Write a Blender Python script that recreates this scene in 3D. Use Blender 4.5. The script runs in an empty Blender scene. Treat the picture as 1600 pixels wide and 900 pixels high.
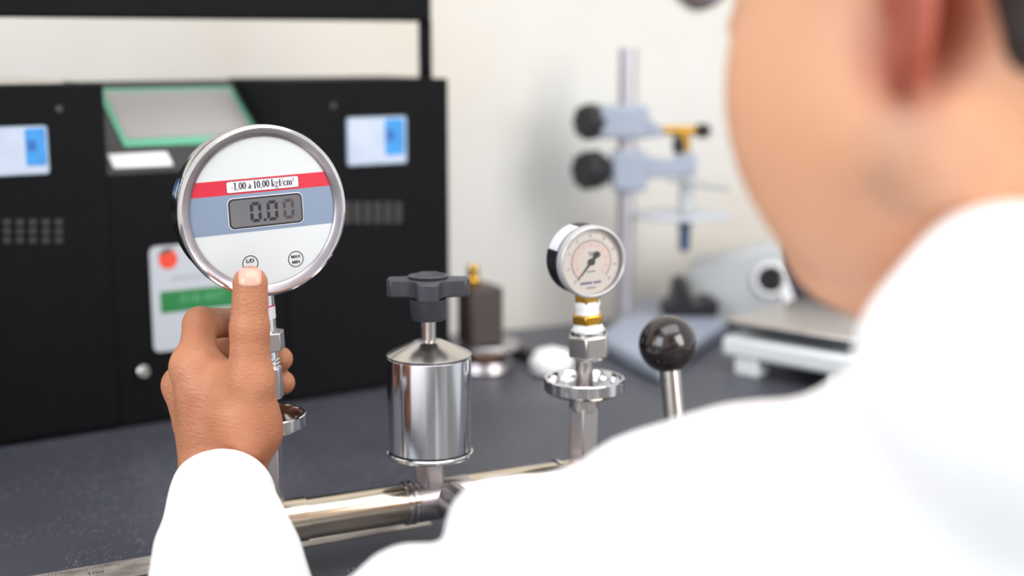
import bpy, bmesh, math, random
import numpy as np
from mathutils import Vector, Matrix

random.seed(7)
SC = bpy.context.scene
COL = SC.collection
R = math.radians

# ------------------------------------------------------------------ camera, world, lights, exposure
FPX = 2100.0                       # focal length in pixels of the 1600x900 frame
PITCH = R(10.26)
ZC = 0.345                         # lens height above the bench top (bench top is z = 0)
cam_data = bpy.data.cameras.new('camera')
cam_data.sensor_width = 36.0
cam_data.lens = FPX / 1600.0 * 36.0
cam_data.clip_start = 0.02
cam = bpy.data.objects.new('camera', cam_data)
COL.objects.link(cam)
cam.location = (0, 0, ZC)
cam.rotation_euler = (math.pi / 2 - PITCH, 0, 0)
cam_data.dof.use_dof = True
cam_data.dof.focus_distance = 0.835
cam_data.dof.aperture_fstop = 3.1
SC.camera = cam

world = bpy.data.worlds.new('World')
SC.world = world
world.use_nodes = True
wb = world.node_tree.nodes['Background']
wb.inputs['Color'].default_value = (0.97, 0.98, 1.0, 1)
wb.inputs['Strength'].default_value = 0.85

def area(name, loc, target, sx, sy, power, color):
    l = bpy.data.lights.new(name, 'AREA')
    l.shape = 'RECTANGLE'; l.size = sx; l.size_y = sy
    l.energy = power; l.color = color
    o = bpy.data.objects.new(name, l)
    COL.objects.link(o)
    o.location = loc
    d = Vector(target) - Vector(loc)
    o.rotation_euler = d.to_track_quat('-Z', 'Y').to_euler()
    return o

area('ceiling_light', (0.35, 0.35, 1.95), (0.2, 0.7, 0), 2.2, 1.2, 26, (1.0, 0.98, 0.95))
area('window_light', (-1.9, -1.3, 1.1), (0.0, 0.8, 0.1), 1.5, 1.8, 44, (0.90, 0.95, 1.0))
area('window_light', (1.7, -0.6, 1.0), (0.1, 0.6, 0.25), 1.2, 1.6, 52, (1.0, 0.97, 0.92))

SC.view_settings.view_transform = 'Standard'
SC.view_settings.look = 'None'
SC.view_settings.gamma = 1.0
SC.view_settings.use_curve_mapping = False
SC.view_settings.exposure = 0.12
SC.cycles.caustics_reflective = False
SC.cycles.caustics_refractive = False
SC.cycles.sample_clamp_indirect = 4.0

# ------------------------------------------------------------------ measuring helpers
cp, sp = math.cos(PITCH), math.sin(PITCH)
def ray(px, py):
    a, b = (px - 800) / FPX, (py - 450) / FPX
    return Vector((a, cp - b * sp, -sp - b * cp))
def P(px, py, Y):                  # point of a sight line at distance Y
    r = ray(px, py)
    return Vector((0, 0, ZC)) + r * (Y / r.y)
def G(px, py, z=0.0):              # point of a sight line at height z
    r = ray(px, py)
    return Vector((0, 0, ZC)) + r * ((z - ZC) / r.z)
def zpix(py, Y):                   # height of image row py at distance Y
    v = (py - 450) / FPX
    return ZC - Y * (sp + v * cp) / (cp - v * sp)
def on_wall(px, py, o, n):         # sight line against a plane
    r = ray(px, py); c = Vector((0, 0, ZC))
    return c + r * ((Vector(o) - c).dot(n) / r.dot(n))

# ------------------------------------------------------------------ materials
def lin(c):
    return tuple(((v / 255) / 12.92 if v / 255 <= 0.04045 else ((v / 255 + 0.055) / 1.055) ** 2.4) for v in c) + (1,)
MATS = {}
def mat(name, rgb, rough=0.5, metal=0.0, noise=0.0, nscale=20.0, bump=0.0, bscale=200.0, coat=0.0, spec=None, sss=0.0, emit=0.0, rgb2=None, stretch=None):
    if name in MATS: return MATS[name]
    m = bpy.data.materials.new(name); m.use_nodes = True
    nt = m.node_tree; b = nt.nodes['Principled BSDF']
    col = lin(rgb)
    b.inputs['Base Color'].default_value = col
    b.inputs['Roughness'].default_value = rough
    b.inputs['Metallic'].default_value = metal
    if coat: b.inputs['Coat Weight'].default_value = coat; b.inputs['Coat Roughness'].default_value = 0.08
    if spec is not None: b.inputs['Specular IOR Level'].default_value = spec
    if sss:
        b.inputs['Subsurface Weight'].default_value = sss
        b.inputs['Subsurface Radius'].default_value = (0.9, 0.35, 0.18)
        b.inputs['Subsurface Scale'].default_value = 0.008
    if emit:
        b.inputs['Emission Color'].default_value = col; b.inputs['Emission Strength'].default_value = emit
    tc = nt.nodes.new('ShaderNodeTexCoord'); vec = tc.outputs['Object']
    if stretch:
        mp = nt.nodes.new('ShaderNodeMapping'); mp.inputs['Scale'].default_value = stretch
        nt.links.new(vec, mp.inputs['Vector']); vec = mp.outputs['Vector']
    if noise or rgb2:
        n = nt.nodes.new('ShaderNodeTexNoise'); n.inputs['Scale'].default_value = nscale; n.inputs['Detail'].default_value = 5
        nt.links.new(vec, n.inputs['Vector'])
        cr = nt.nodes.new('ShaderNodeValToRGB')
        c2 = lin(rgb2) if rgb2 else tuple(v * (1 - noise) for v in col[:3]) + (1,)
        cr.color_ramp.elements[0].position = 0.35; cr.color_ramp.elements[1].position = 0.65
        cr.color_ramp.elements[0].color = c2; cr.color_ramp.elements[1].color = col
        nt.links.new(n.outputs['Fac'], cr.inputs['Fac'])
        nt.links.new(cr.outputs['Color'], b.inputs['Base Color'])
    if bump:
        n2 = nt.nodes.new('ShaderNodeTexNoise'); n2.inputs['Scale'].default_value = bscale; n2.inputs['Detail'].default_value = 4
        nt.links.new(vec, n2.inputs['Vector'])
        bp = nt.nodes.new('ShaderNodeBump'); bp.inputs['Strength'].default_value = bump; bp.inputs['Distance'].default_value = 0.001
        nt.links.new(n2.outputs['Fac'], bp.inputs['Height'])
        nt.links.new(bp.outputs['Normal'], b.inputs['Normal'])
    MATS[name] = m
    return m

STEEL = mat('brushed_steel', (205, 200, 196), 0.24, 1.0, noise=0.12, nscale=60, bump=0.05, bscale=300)
CHROME = mat('polished_steel', (225, 224, 226), 0.12, 1.0)
SATIN = mat('satin_steel', (188, 182, 184), 0.34, 1.0, noise=0.08, nscale=40)
BRASSTUBE = mat('warm_steel_tube', (214, 202, 184), 0.2, 1.0, noise=0.08, nscale=40)
CAN = mat('scuffed_aluminium', (226, 228, 234), 0.14, 1.0, noise=0.10, nscale=30, bump=0.08, bscale=90, stretch=(1, 1, 0.15))
BRASS = mat('yellow_brass', (206, 158, 62), 0.25, 1.0, noise=0.1, nscale=80)
BLACK = mat('black_plastic', (26, 26, 30), 0.42)
BLACKMETAL = mat('black_powder_coat', (11, 11, 14), 0.65, noise=0.25, nscale=60, spec=0.12)
BAKELITE = mat('black_glossy_ball', (34, 28, 28), 0.12, coat=0.4)
KNOB = mat('dark_grey_knob', (52, 54, 62), 0.42, bump=0.1, bscale=800)
FACE = mat('white_dial_film', (206, 210, 212), 0.35)
RED = mat('red_print', (203, 34, 58), 0.4)
BLUE = mat('slate_blue_print', (124, 140, 164), 0.4)
WHITE = mat('white_paper_label', (218, 219, 226), 0.5)
INK = mat('black_ink', (26, 26, 34), 0.5)
LCD = mat('grey_display_glass', (108, 108, 112), 0.16, noise=0.15, nscale=25)
SEG = mat('dark_display_segment', (34, 34, 42), 0.3)
SEG2 = mat('faded_display_segment', (66, 64, 70), 0.3)
TAPE = mat('white_thread_tape', (238, 238, 240), 0.6, bump=0.3, bscale=400)
GREYPAINT = mat('blue_grey_paint', (150, 158, 174), 0.45, noise=0.06, nscale=20)
LIGHTGREY = mat('light_grey_enamel', (172, 175, 178), 0.45)
DIAL = mat('cream_dial', (226, 218, 212), 0.4)
PINK = mat('pale_red_print', (214, 168, 162), 0.5)
BLUEINK = mat('blue_ink', (72, 72, 132), 0.5)
GREYINK = mat('grey_ink', (120, 116, 118), 0.5)

def glass_mat(name, rough=0.02):
    m = bpy.data.materials.new(name); m.use_nodes = True
    nt = m.node_tree; nt.nodes.remove(nt.nodes['Principled BSDF'])
    out = nt.nodes['Material Output']
    t = nt.nodes.new('ShaderNodeBsdfTransparent'); g = nt.nodes.new('ShaderNodeBsdfGlossy'); g.inputs['Roughness'].default_value = rough
    fr = nt.nodes.new('ShaderNodeFresnel'); fr.inputs['IOR'].default_value = 1.35
    mx = nt.nodes.new('ShaderNodeMixShader')
    nt.links.new(fr.outputs[0], mx.inputs[0]); nt.links.new(t.outputs[0], mx.inputs[1]); nt.links.new(g.outputs[0], mx.inputs[2])
    nt.links.new(mx.outputs[0], out.inputs['Surface'])
    return m
GLASS = glass_mat('clear_window')

# ------------------------------------------------------------------ mesh helpers
class MB:
    """collects simple solids into one mesh"""
    def __init__(s): s.v = []; s.f = []
    def add(s, vs, fs):
        b = len(s.v); s.v += [tuple(v) for v in vs]; s.f += [tuple(i + b for i in f) for f in fs]; return s
    def box(s, x0, x1, y0, y1, z0, z1):
        return s.add([(x0, y0, z0), (x1, y0, z0), (x1, y1, z0), (x0, y1, z0), (x0, y0, z1), (x1, y0, z1), (x1, y1, z1), (x0, y1, z1)],
                     [(0, 3, 2, 1), (4, 5, 6, 7), (0, 1, 5, 4), (1, 2, 6, 5), (2, 3, 7, 6), (3, 0, 4, 7)])
    def lathe(s, prof, n=48, axis='z', o=(0, 0, 0), phase=0.0):
        """prof: list of (radius, height); closed by end caps"""
        vs, fs = [], []
        for r, h in prof:
            for k in range(n):
                a = 2 * math.pi * k / n + phase
                c, d = r * math.cos(a), r * math.sin(a)
                if axis == 'z': q = (c, d, h)
                elif axis == 'y': q = (c, h, -d)
                else: q = (h, c, d)
                vs.append((q[0] + o[0], q[1] + o[1], q[2] + o[2]))
        for i in range(len(prof) - 1):
            for k in range(n):
                k2 = (k + 1) % n
                fs.append((i * n + k, i * n + k2, (i + 1) * n + k2, (i + 1) * n + k))
        fs.append(tuple(range(n - 1, -1, -1))); t = (len(prof) - 1) * n
        fs.append(tuple(range(t, t + n)))
        return s.add(vs, fs)
    def cyl(s, r, h0, h1, n=40, axis='z', o=(0, 0, 0), c=0.0, phase=0.0):
        if c: pr = [(r - c, h0), (r, h0 + c), (r, h1 - c), (r - c, h1)]
        else: pr = [(r, h0), (r, h1)]
        return s.lathe(pr, n, axis, o, phase)
    def rod(s, a, b, r1, r2=None, n=20):
        a, b = Vector(a), Vector(b); r2 = r1 if r2 is None else r2
        d = (b - a).normalized(); u = d.orthogonal().normalized(); w = d.cross(u)
        vs = [a + (u * math.cos(2 * math.pi * k / n) + w * math.sin(2 * math.pi * k / n)) * r1 for k in range(n)]
        vs += [b + (u * math.cos(2 * math.pi * k / n) + w * math.sin(2 * math.pi * k / n)) * r2 for k in range(n)]
        fs = [(k, (k + 1) % n, n + (k + 1) % n, n + k) for k in range(n)] + [tuple(range(n - 1, -1, -1)), tuple(range(n, 2 * n))]
        return s.add(vs, fs)
    def tube(s, pts, r, n=10):
        for a, b in zip(pts[:-1], pts[1:]): s.rod(a, b, r, r, n)
        return s
    def prism(s, poly, z0, z1, axis='z'):
        n = len(poly)
        if axis == 'z': vs = [(x, y, z0) for x, y in poly] + [(x, y, z1) for x, y in poly]
        elif axis == 'y': vs = [(x, z0, y) for x, y in poly] + [(x, z1, y) for x, y in poly]
        else: vs = [(z0, x, y) for x, y in poly] + [(z1, x, y) for x, y in poly]
        fs = [(k, (k + 1) % n, n + (k + 1) % n, n + k) for k in range(n)] + [tuple(range(n - 1, -1, -1)), tuple(range(n, 2 * n))]
        return s.add(vs, fs)
    def ball(s, o, r, nu=28, nv=18, sc=(1, 1, 1)):
        vs, fs = [], []
        for i in range(nv + 1):
            t = math.pi * i / nv
            for k in range(nu):
                a = 2 * math.pi * k / nu
                vs.append((o[0] + r * sc[0] * math.sin(t) * math.cos(a), o[1] + r * sc[1] * math.sin(t) * math.sin(a), o[2] + r * sc[2] * math.cos(t)))
        for i in range(nv):
            for k in range(nu):
                fs.append((i * nu + k, (i + 1) * nu + k, (i + 1) * nu + (k + 1) % nu, i * nu + (k + 1) % nu))
        return s.add(vs, fs)
    def build(s, name, m, parent=None, bevel=0.0, smooth=True, loc=None, rot=None):
        me = bpy.data.meshes.new(name); me.from_pydata(s.v, [], s.f)
        bm = bmesh.new(); bm.from_mesh(me)
        bmesh.ops.remove_doubles(bm, verts=bm.verts, dist=1e-7)
        bmesh.ops.recalc_face_normals(bm, faces=bm.faces); bm.to_mesh(me); bm.free()
        return link(name, me, m, parent, bevel, smooth, loc, rot)

def link(name, me, m, parent=None, bevel=0.0, smooth=True, loc=None, rot=None, angle=38):
    me.materials.append(m)
    if smooth:
        me.shade_smooth(); me.set_sharp_from_angle(angle=R(angle))
    o = bpy.data.objects.new(name, me); COL.objects.link(o)
    if parent is not None: o.parent = parent
    if loc is not None: o.location = loc
    if rot is not None: o.rotation_euler = rot
    if bevel:
        b = o.modifiers.new('bevel', 'BEVEL'); b.width = bevel; b.segments = 2; b.limit_method = 'ANGLE'; b.angle_limit = R(40)
    return o
def tag(o, label, cat, group=None):
    o['label'] = label; o['category'] = cat
    if group: o['group'] = group
    return o
def thing(name, label, cat, loc=(0, 0, 0), rot=(0, 0, 0), group=None):
    o = bpy.data.objects.new(name, None); o.empty_display_size = 0.05
    COL.objects.link(o); o.location = loc; o.rotation_euler = rot
    return tag(o, label, cat, group)
def struct(o):
    o['kind'] = 'structure'; return o
def rrect(w, h, r, n=6, cx=0, cy=0):
    pts = []
    for sx, sy, a0 in ((1, 1, 0), (-1, 1, 90), (-1, -1, 180), (1, -1, 270)):
        for k in range(n + 1):
            a = R(a0 + 90 * k / n)
            pts.append((cx + sx * (w / 2 - r) + r * math.cos(a), cy + sy * (h / 2 - r) + r * math.sin(a)))
    return pts
def text(name, body, size, m, parent, x, y, z, xs=1.0, thick=0.0):
    """flat lettering standing in the local xz plane, facing -y"""
    cu = bpy.data.curves.new('t', 'FONT'); cu.body = body; cu.size = size; cu.align_x = 'CENTER'; cu.align_y = 'CENTER'; cu.offset = thick
    o = bpy.data.objects.new('t', cu)
    me = bpy.data.meshes.new_from_object(o)
    bpy.data.objects.remove(o)
    me.transform(Matrix.Translation((x, y, z)) @ Matrix.Rotation(R(90), 4, 'X') @ Matrix.Diagonal((xs, 1, 1, 1)))
    me.name = name
    return link(name, me, m, parent, smooth=False)
def strokes(name, segs, m, parent, y):
    """flat strokes (x0,z0,x1,z1,w) in the local xz plane"""
    b = MB()
    for i, (x0, z0, x1, z1, w) in enumerate(segs):
        d = Vector((x1 - x0, z1 - z0)); L = d.length or 1e-6; d /= L; n = Vector((-d.y, d.x)) * w / 2
        yy = y - 1e-6 * (i % 7)
        b.add([(x0 + n.x, yy, z0 + n.y), (x0 - n.x, yy, z0 - n.y), (x1 - n.x, yy, z1 - n.y), (x1 + n.x, yy, z1 + n.y)], [(0, 1, 2, 3)])
    return b.build(name, m, parent, smooth=False)
def hexpoly(r): return [(r * math.cos(R(60 * k)), r * math.sin(R(60 * k))) for k in range(6)]

# ------------------------------------------------------------------ signed-distance modelling (for the person)
def rc(p, a, b, r1, r2):
    a = np.asarray(a, np.float32); b = np.asarray(b, np.float32); ab = b - a
    t = np.clip(((p - a) @ ab) / max(float(ab @ ab), 1e-12), 0, 1)
    return np.linalg.norm(p - (a + t[..., None] * ab), axis=-1) - (r1 + t * (r2 - r1))
def ell(p, c, r, M=None):
    q = p - np.asarray(c, np.float32)
    if M is not None: q = q @ np.asarray(M, np.float32).T      # rows of M: local axes
    r = np.asarray(r, np.float32)
    k0 = np.linalg.norm(q / r, axis=-1); k1 = np.linalg.norm(q / (r * r), axis=-1) + 1e-9
    return k0 * (k0 - 1) / k1
def smin(a, b, k):
    h = np.maximum(k - np.abs(a - b), 0) / k
    return np.minimum(a, b) - h * h * k * 0.25
def smax(a, b, k): return -smin(-a, -b, k)
def surface(fn, lo, hi, step):
    """naive surface nets on a regular grid"""
    lo = np.asarray(lo, np.float32); hi = np.asarray(hi, np.float32)
    B = 8
    nb = np.ceil((hi - lo) / (step * B)).astype(int); n = nb * B
    # coarse pass: only blocks near the surface are sampled finely
    cc = np.stack(np.meshgrid(*[lo[i] + step * (B * np.arange(nb[i]) + (B - 1) / 2) for i in range(3)], indexing='ij'), -1).astype(np.float32)
    dc = fn(cc.reshape(-1, 3)).astype(np.float32)
    D6 = np.empty((nb[0], nb[1], nb[2], B, B, B), np.float32); D6[:] = dc.reshape(nb)[..., None, None, None]
    D6 = D6.reshape(-1, B, B, B)
    near = np.nonzero(np.abs(dc) < step * B * 1.75 + 0.006)[0]
    r3 = np.stack(np.meshgrid(*[step * (np.arange(B) - (B - 1) / 2)] * 3, indexing='ij'), -1).astype(np.float32)
    cf = cc.reshape(-1, 3)
    for i in range(0, len(near), 400):
        k = near[i:i + 400]
        g = cf[k][:, None, None, None, :] + r3[None]
        D6[k] = fn(g.reshape(-1, 3)).reshape(-1, B, B, B)
    D = np.ascontiguousarray(D6.reshape(nb[0], nb[1], nb[2], B, B, B).transpose(0, 3, 1, 4, 2, 5).reshape(n))
    D[:, 0] = np.maximum(D[:, 0], 1e-4); D[:, -1] = np.maximum(D[:, -1], 1e-4)
    D[0] = np.maximum(D[0], 1e-4); D[-1] = np.maximum(D[-1], 1e-4); D[:, :, 0] = np.maximum(D[:, :, 0], 1e-4); D[:, :, -1] = np.maximum(D[:, :, -1], 1e-4)
    S = D < 0
    c = [n[i] - 1 for i in range(3)]
    acc = np.zeros((c[0], c[1], c[2], 3), np.float32); cnt = np.zeros((c[0], c[1], c[2]), np.int16)
    off = [(i, j, k) for i in (0, 1) for j in (0, 1) for k in (0, 1)]
    def sub(A, o): return A[o[0]:o[0] + c[0], o[1]:o[1] + c[1], o[2]:o[2] + c[2]]
    for a in off:
        for d in range(3):
            if a[d]: continue
            b = list(a); b[d] = 1
            sa, sb = sub(S, a), sub(S, b); x = sa != sb
            da, db = sub(D, a)[x], sub(D, b)[x]
            t = da / (da - db)
            pos = np.empty((t.size, 3), np.float32); pos[:] = a; pos[:, d] = t
            acc[x] += pos; cnt[x] += 1
    act = cnt > 0
    idx = -np.ones(act.shape, np.int64); idx[act] = np.arange(act.sum())
    cells = np.argwhere(act)
    V = lo + step * (cells + acc[act] / cnt[act][:, None])
    Q = []
    for d in range(3):
        e1, e2 = (d + 1) % 3, (d + 2) % 3
        sl0 = [slice(1, c[i]) for i in range(3)]; sl0[d] = slice(0, c[d])
        sl1 = list(sl0); sl1[d] = slice(1, c[d] + 1)
        s0, s1 = S[tuple(sl0)], S[tuple(sl1)]
        base = np.array([1, 1, 1]); base[d] = 0
        for flip in (False, True):
            w = np.argwhere((s0 & ~s1) if not flip else (~s0 & s1)) + base
            if not len(w): continue
            q = []
            for o1, o2 in ((0, 0), (1, 0), (1, 1), (0, 1)):
                ww = w.copy(); ww[:, e1] -= o1; ww[:, e2] -= o2
                q.append(idx[ww[:, 0], ww[:, 1], ww[:, 2]])
            q = np.stack(q, -1)
            Q.append(q if not flip else q[:, ::-1])
    return V, np.concatenate(Q)
def mesh_from(name, parts, origin):
    vs, fs, b = [], [], 0
    for V, Q in parts:
        vs.append(V - np.asarray(origin, np.float32)); fs.append(Q + b); b += len(V)
    V = np.concatenate(vs); Q = np.concatenate(fs)
    me = bpy.data.meshes.new(name); me.from_pydata(V.tolist(), [], Q.tolist()); me.update()
    return me

# ================================================================== SETTING
PHI = R(25)
UX = Vector((math.cos(PHI), math.sin(PHI), 0)); VX = Vector((-math.sin(PHI), math.cos(PHI), 0))
WALLM = mat('off_white_plaster', (205, 204, 201), 0.8, rgb2=(199, 191, 180), nscale=2.2, bump=0.25, bscale=60)
FLOORM = mat('grey_floor_tile', (120, 118, 114), 0.5, noise=0.2, nscale=6)
BENCH_BACK = 1.47                  # bench back edge, measured along VX
wo = VX * 1.56
b = MB(); b.box(-2.6, 2.6, 0, 0.08, -0.75, 2.2)
struct(b.build('wall_back', WALLM, loc=wo, rot=(0, 0, PHI)))
b = MB(); b.box(-3, 3, -3, 1.6, -0.79, -0.75)
struct(b.build('floor', FLOORM, rot=(0, 0, PHI)))

# bench: dark laminate top with fine pale dust
def bench_mat():
    m = mat('dark_bench_laminate', (70, 71, 81), 0.42, noise=0.22, nscale=5, bump=0.12, bscale=500)
    nt = m.node_tree; bs = nt.nodes['Principled BSDF']
    prev = bs.inputs['Base Color'].links[0].from_socket
    tc = nt.nodes.new('ShaderNodeTexCoord')
    vo = nt.nodes.new('ShaderNodeTexVoronoi'); vo.inputs['Scale'].default_value = 420; nt.links.new(tc.outputs['Object'], vo.inputs['Vector'])
    lt = nt.nodes.new('ShaderNodeMath'); lt.operation = 'LESS_THAN'; lt.inputs[1].default_value = 0.17; nt.links.new(vo.outputs['Distance'], lt.inputs[0])
    nz = nt.nodes.new('ShaderNodeTexNoise'); nz.inputs['Scale'].default_value = 7; nt.links.new(tc.outputs['Object'], nz.inputs['Vector'])
    gt = nt.nodes.new('ShaderNodeMath'); gt.operation = 'GREATER_THAN'; gt.inputs[1].default_value = 0.44; nt.links.new(nz.outputs['Fac'], gt.inputs[0])
    wn = nt.nodes.new('ShaderNodeMath'); wn.operation = 'GREATER_THAN'; wn.inputs[1].default_value = 0.55
    sx = nt.nodes.new('ShaderNodeSeparateColor'); nt.links.new(vo.outputs['Color'], sx.inputs[0]); nt.links.new(sx.outputs[0], wn.inputs[0])
    m1 = nt.nodes.new('ShaderNodeMath'); m1.operation = 'MULTIPLY'; nt.links.new(lt.outputs[0], m1.inputs[0]); nt.links.new(gt.outputs[0], m1.inputs[1])
    m2 = nt.nodes.new('ShaderNodeMath'); m2.operation = 'MULTIPLY'; nt.links.new(m1.outputs[0], m2.inputs[0]); nt.links.new(wn.outputs[0], m2.inputs[1])
    mx = nt.nodes.new('ShaderNodeMixRGB'); mx.inputs[2].default_value = lin((186, 188, 196))
    nt.links.new(m2.outputs[0], mx.inputs[0]); nt.links.new(prev, mx.inputs[1]); nt.links.new(mx.outputs[0], bs.inputs['Base Color'])
    return m
t = thing('workbench', 'dark grey laminate workbench under all the instruments', 'table', (0, 0, -0.75), (0, 0, PHI))
b = MB(); b.box(-1.3, 1.7, 0.66, BENCH_BACK, 0.72, 0.75); b.build('bench_top', bench_mat(), t, bevel=0.003)
for x in (-1.2, 1.6):
    for y in (0.72, BENCH_BACK - 0.06):
        b = MB(); b.box(x - 0.025, x + 0.025, y - 0.025, y + 0.025, 0.0, 0.72); b.build('leg', BLACKMETAL, t, bevel=0.003)

# ================================================================== CALIBRATION PUMP
YL = 0.832
LX = P(412, 600, YL); LX.z = 0
def along(px, py):                 # distance along the pump where image column px falls
    r = ray(px, py)
    # LX + s*UX parallel in plan to the ray
    return (LX.y * r.x / r.y - LX.x) / (UX.x - UX.y * r.x / r.y)
S_CAN = along(671, 620); S_RIGHT = along(913, 600); S_BALL = along(1043, 560)
YCAN = (LX + UX * S_CAN).y; YR = (LX + UX * S_RIGHT).y
def zt_pix(px, py): return zpix(py, (LX + UX * along(px, py)).y)
ZT = zt_pix(545, 800)              # tube centre height
TR = 0.0135
pump = thing('calibration_pump', 'steel calibration hand pump with horizontal tube, reservoir can and ball lever on the bench', 'pump', LX, (0, 0, PHI))
b = MB(); b.lathe([(TR - 0.002, -0.032), (TR, -0.03), (TR, S_RIGHT + 0.028), (TR - 0.002, S_RIGHT + 0.03)], 48, 'x', (0, 0, ZT)); b.build('main_tube', BRASSTUBE, pump)
s1 = along(478, 800); s2 = along(633, 785); s3 = along(872, 740)
b = MB(); b.lathe([(TR, -0.03), (TR + 0.001, -0.029), (TR + 0.001, s1 - 0.0006), (TR - 0.0006, s1)], 48, 'x', (0, 0, ZT)); b.build('end_sleeve', BRASSTUBE, pump)
for s in (s2, s2 + 0.0042, s3):
    b = MB(); b.lathe([(TR, s - 0.0016), (TR + 0.0014, s - 0.001), (TR + 0.0014, s + 0.001), (TR, s + 0.0016)], 48, 'x', (0, 0, ZT)); b.build('clamp_ring', CHROME, pump)
b = MB(); b.cyl(TR + 0.0006, s2 + 0.007, S_CAN + 0.028, 48, 'x', (0, 0, ZT), c=0.0008); b.build('tee_body', SATIN, pump)
b = MB(); b.cyl(0.0125, -0.11, 0.0, 40, 'y', (S_CAN + 0.012, 0, ZT), c=0.001); b.build('spindle_tube', SATIN, pump)
for s in (-0.005, S_RIGHT):
    b = MB(); b.box(s - 0.018, s + 0.018, -0.03, 0.03, 0.0, ZT - TR * 0.75); b.build('foot_block', BLACKMETAL, pump, bevel=0.002)

def drip_tray(name, s, zb, h, r):
    b = MB()
    b.lathe([(0.004, zb - 0.001), (r * 0.86, zb - 0.001), (r - 0.002, zb), (r, zb + 0.002), (r, zb + h - 0.0006), (r - 0.0006, zb + h), (r - 0.0022, zb + h), (r - 0.0028, zb + h - 0.0008), (r - 0.0034, zb + 0.0035), (0.004, zb + 0.0025)], 72, 'z', (s, 0, 0))
    return b.build(name, CHROME, pump)
# left post
zl = lambda py: zpix(py, YL)
b = MB(); b.prism([(x, y) for x, y in hexpoly(0.0108)], ZT + 0.004, zl(688)); b.build('post', SATIN, pump, bevel=0.0006)
b = MB(); b.cyl(0.0105, zl(693), zl(666), 40, c=0.0008); b.build('post_collar', STEEL, pump)
drip_tray('drip_tray', 0, zl(668), 0.0095, 0.0262)
b = MB(); b.cyl(0.0062, zl(668), zl(610), 32); b.build('stem', STEEL, pump)
# right post
zr = lambda py: zpix(py, YR)
b = MB(); b.prism([(x + S_RIGHT, y) for x, y in hexpoly(0.0112)], ZT + 0.004, zr(634)); b.build('post', SATIN, pump, bevel=0.0006)
b = MB(); b.cyl(0.0106, zr(640), zr(612), 40, o=(S_RIGHT, 0, 0), c=0.0008); b.build('post_collar', STEEL, pump)
drip_tray('drip_tray', S_RIGHT, zr(612), 0.0103, 0.0288)
b = MB(); b.cyl(0.0063, zr(610), zr(553), 32, o=(S_RIGHT, 0, 0)); b.build('stem', STEEL, pump)

# reservoir can with star knob
zc = lambda py: zpix(py, YCAN)
o = (S_CAN, 0, 0)
RC = 0.0283
b = MB(); b.prism([(x + S_CAN, y) for x, y in hexpoly(0.0108)], ZT + 0.008, zc(709)); b.build('reservoir_nut', SATIN, pump, bevel=0.0008)
b = MB(); b.cyl(RC + 0.001, zc(709), zc(702), 72, o=o, c=0.0008); b.build('reservoir_base', CHROME, pump)
b = MB(); b.cyl(RC - 0.0012, zc(702) - 0.0004, zc(700) + 0.0004, 60, o=o); b.build('reservoir_gasket', BLACK, pump)
can = MB().cyl(RC, zc(700), zc(556), 80, o=o, c=0.0005).build('reservoir_can', CAN, pump)
b = MB(); b.lathe([(RC, zc(556) + 0.0002), (RC + 0.0003, zc(556) + 0.0014), (RC - 0.001, zc(553) + 0.001), (0.0105, zc(533)), (0.0095, zc(533) + 0.0005)], 72, 'z', o); b.build('reservoir_lid', STEEL, pump)
b = MB(); b.cyl(0.0048, zc(533), zc(492), 28, o=o); b.build('knob_shaft', STEEL, pump)
b = MB(); b.lathe([(0.0108, zc(499)), (0.0115, zc(499) + 0.001), (0.0122, zc(466))], 40, 'z', o); b.build('knob_hub', KNOB, pump)
star = []
for k in range(4):
    a = R(90 * k - 90 - 25 + 3)
    for da, rr in ((-45, 0.0145), (-30, 0.0165), (-19, 0.0215), (-16, 0.0262), (-11, 0.0272), (0, 0.0276), (11, 0.0272), (16, 0.0262), (19, 0.0215), (30, 0.0165)):
        star.append((S_CAN + rr * math.cos(a + R(da)), rr * math.sin(a + R(da))))
zk0, zk1 = zc(462), zc(434)
b = MB(); b.prism(star, zk0, zk1)
sk = b.build('star_knob', KNOB, pump, bevel=0.0012)
b = MB(); b.lathe([(0.0125, zk1 - 0.0005), (0.0135, zk1 + 0.0016), (0.0115, zk1 + 0.0018), (0.0095, zk1 + 0.0002)], 40, 'z', o); b.build('knob_rim', KNOB, sk)

# ball lever
bc = P(1043, 537, 0.965)
foot = P(1058, 690, 0.955)
M_pump = Matrix.Translation(LX) @ Matrix.Rotation(PHI, 4, 'Z'); MI = M_pump.inverted()
bl, fl = MI @ bc, MI @ foot
b = MB(); b.ball(bl, 0.0213, 40, 28); b.build('lever_ball', BAKELITE, pump)
d = (fl - bl).normalized()
b = MB(); ll = (bl.z - 0.022) / -d.z
b.rod(bl + d * 0.014, bl + d * ll, 0.0078, 0.0082, 32); b.build('lever_rod', STEEL, pump)
e = bl + d * ll
b = MB(); b.box(e.x - 0.02, e.x + 0.02, e.y - 0.02, e.y + 0.02, 0.0, max(e.z + 0.012, 0.02)); b.build('lever_pivot', BLACKMETAL, pump, bevel=0.003)

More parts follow.
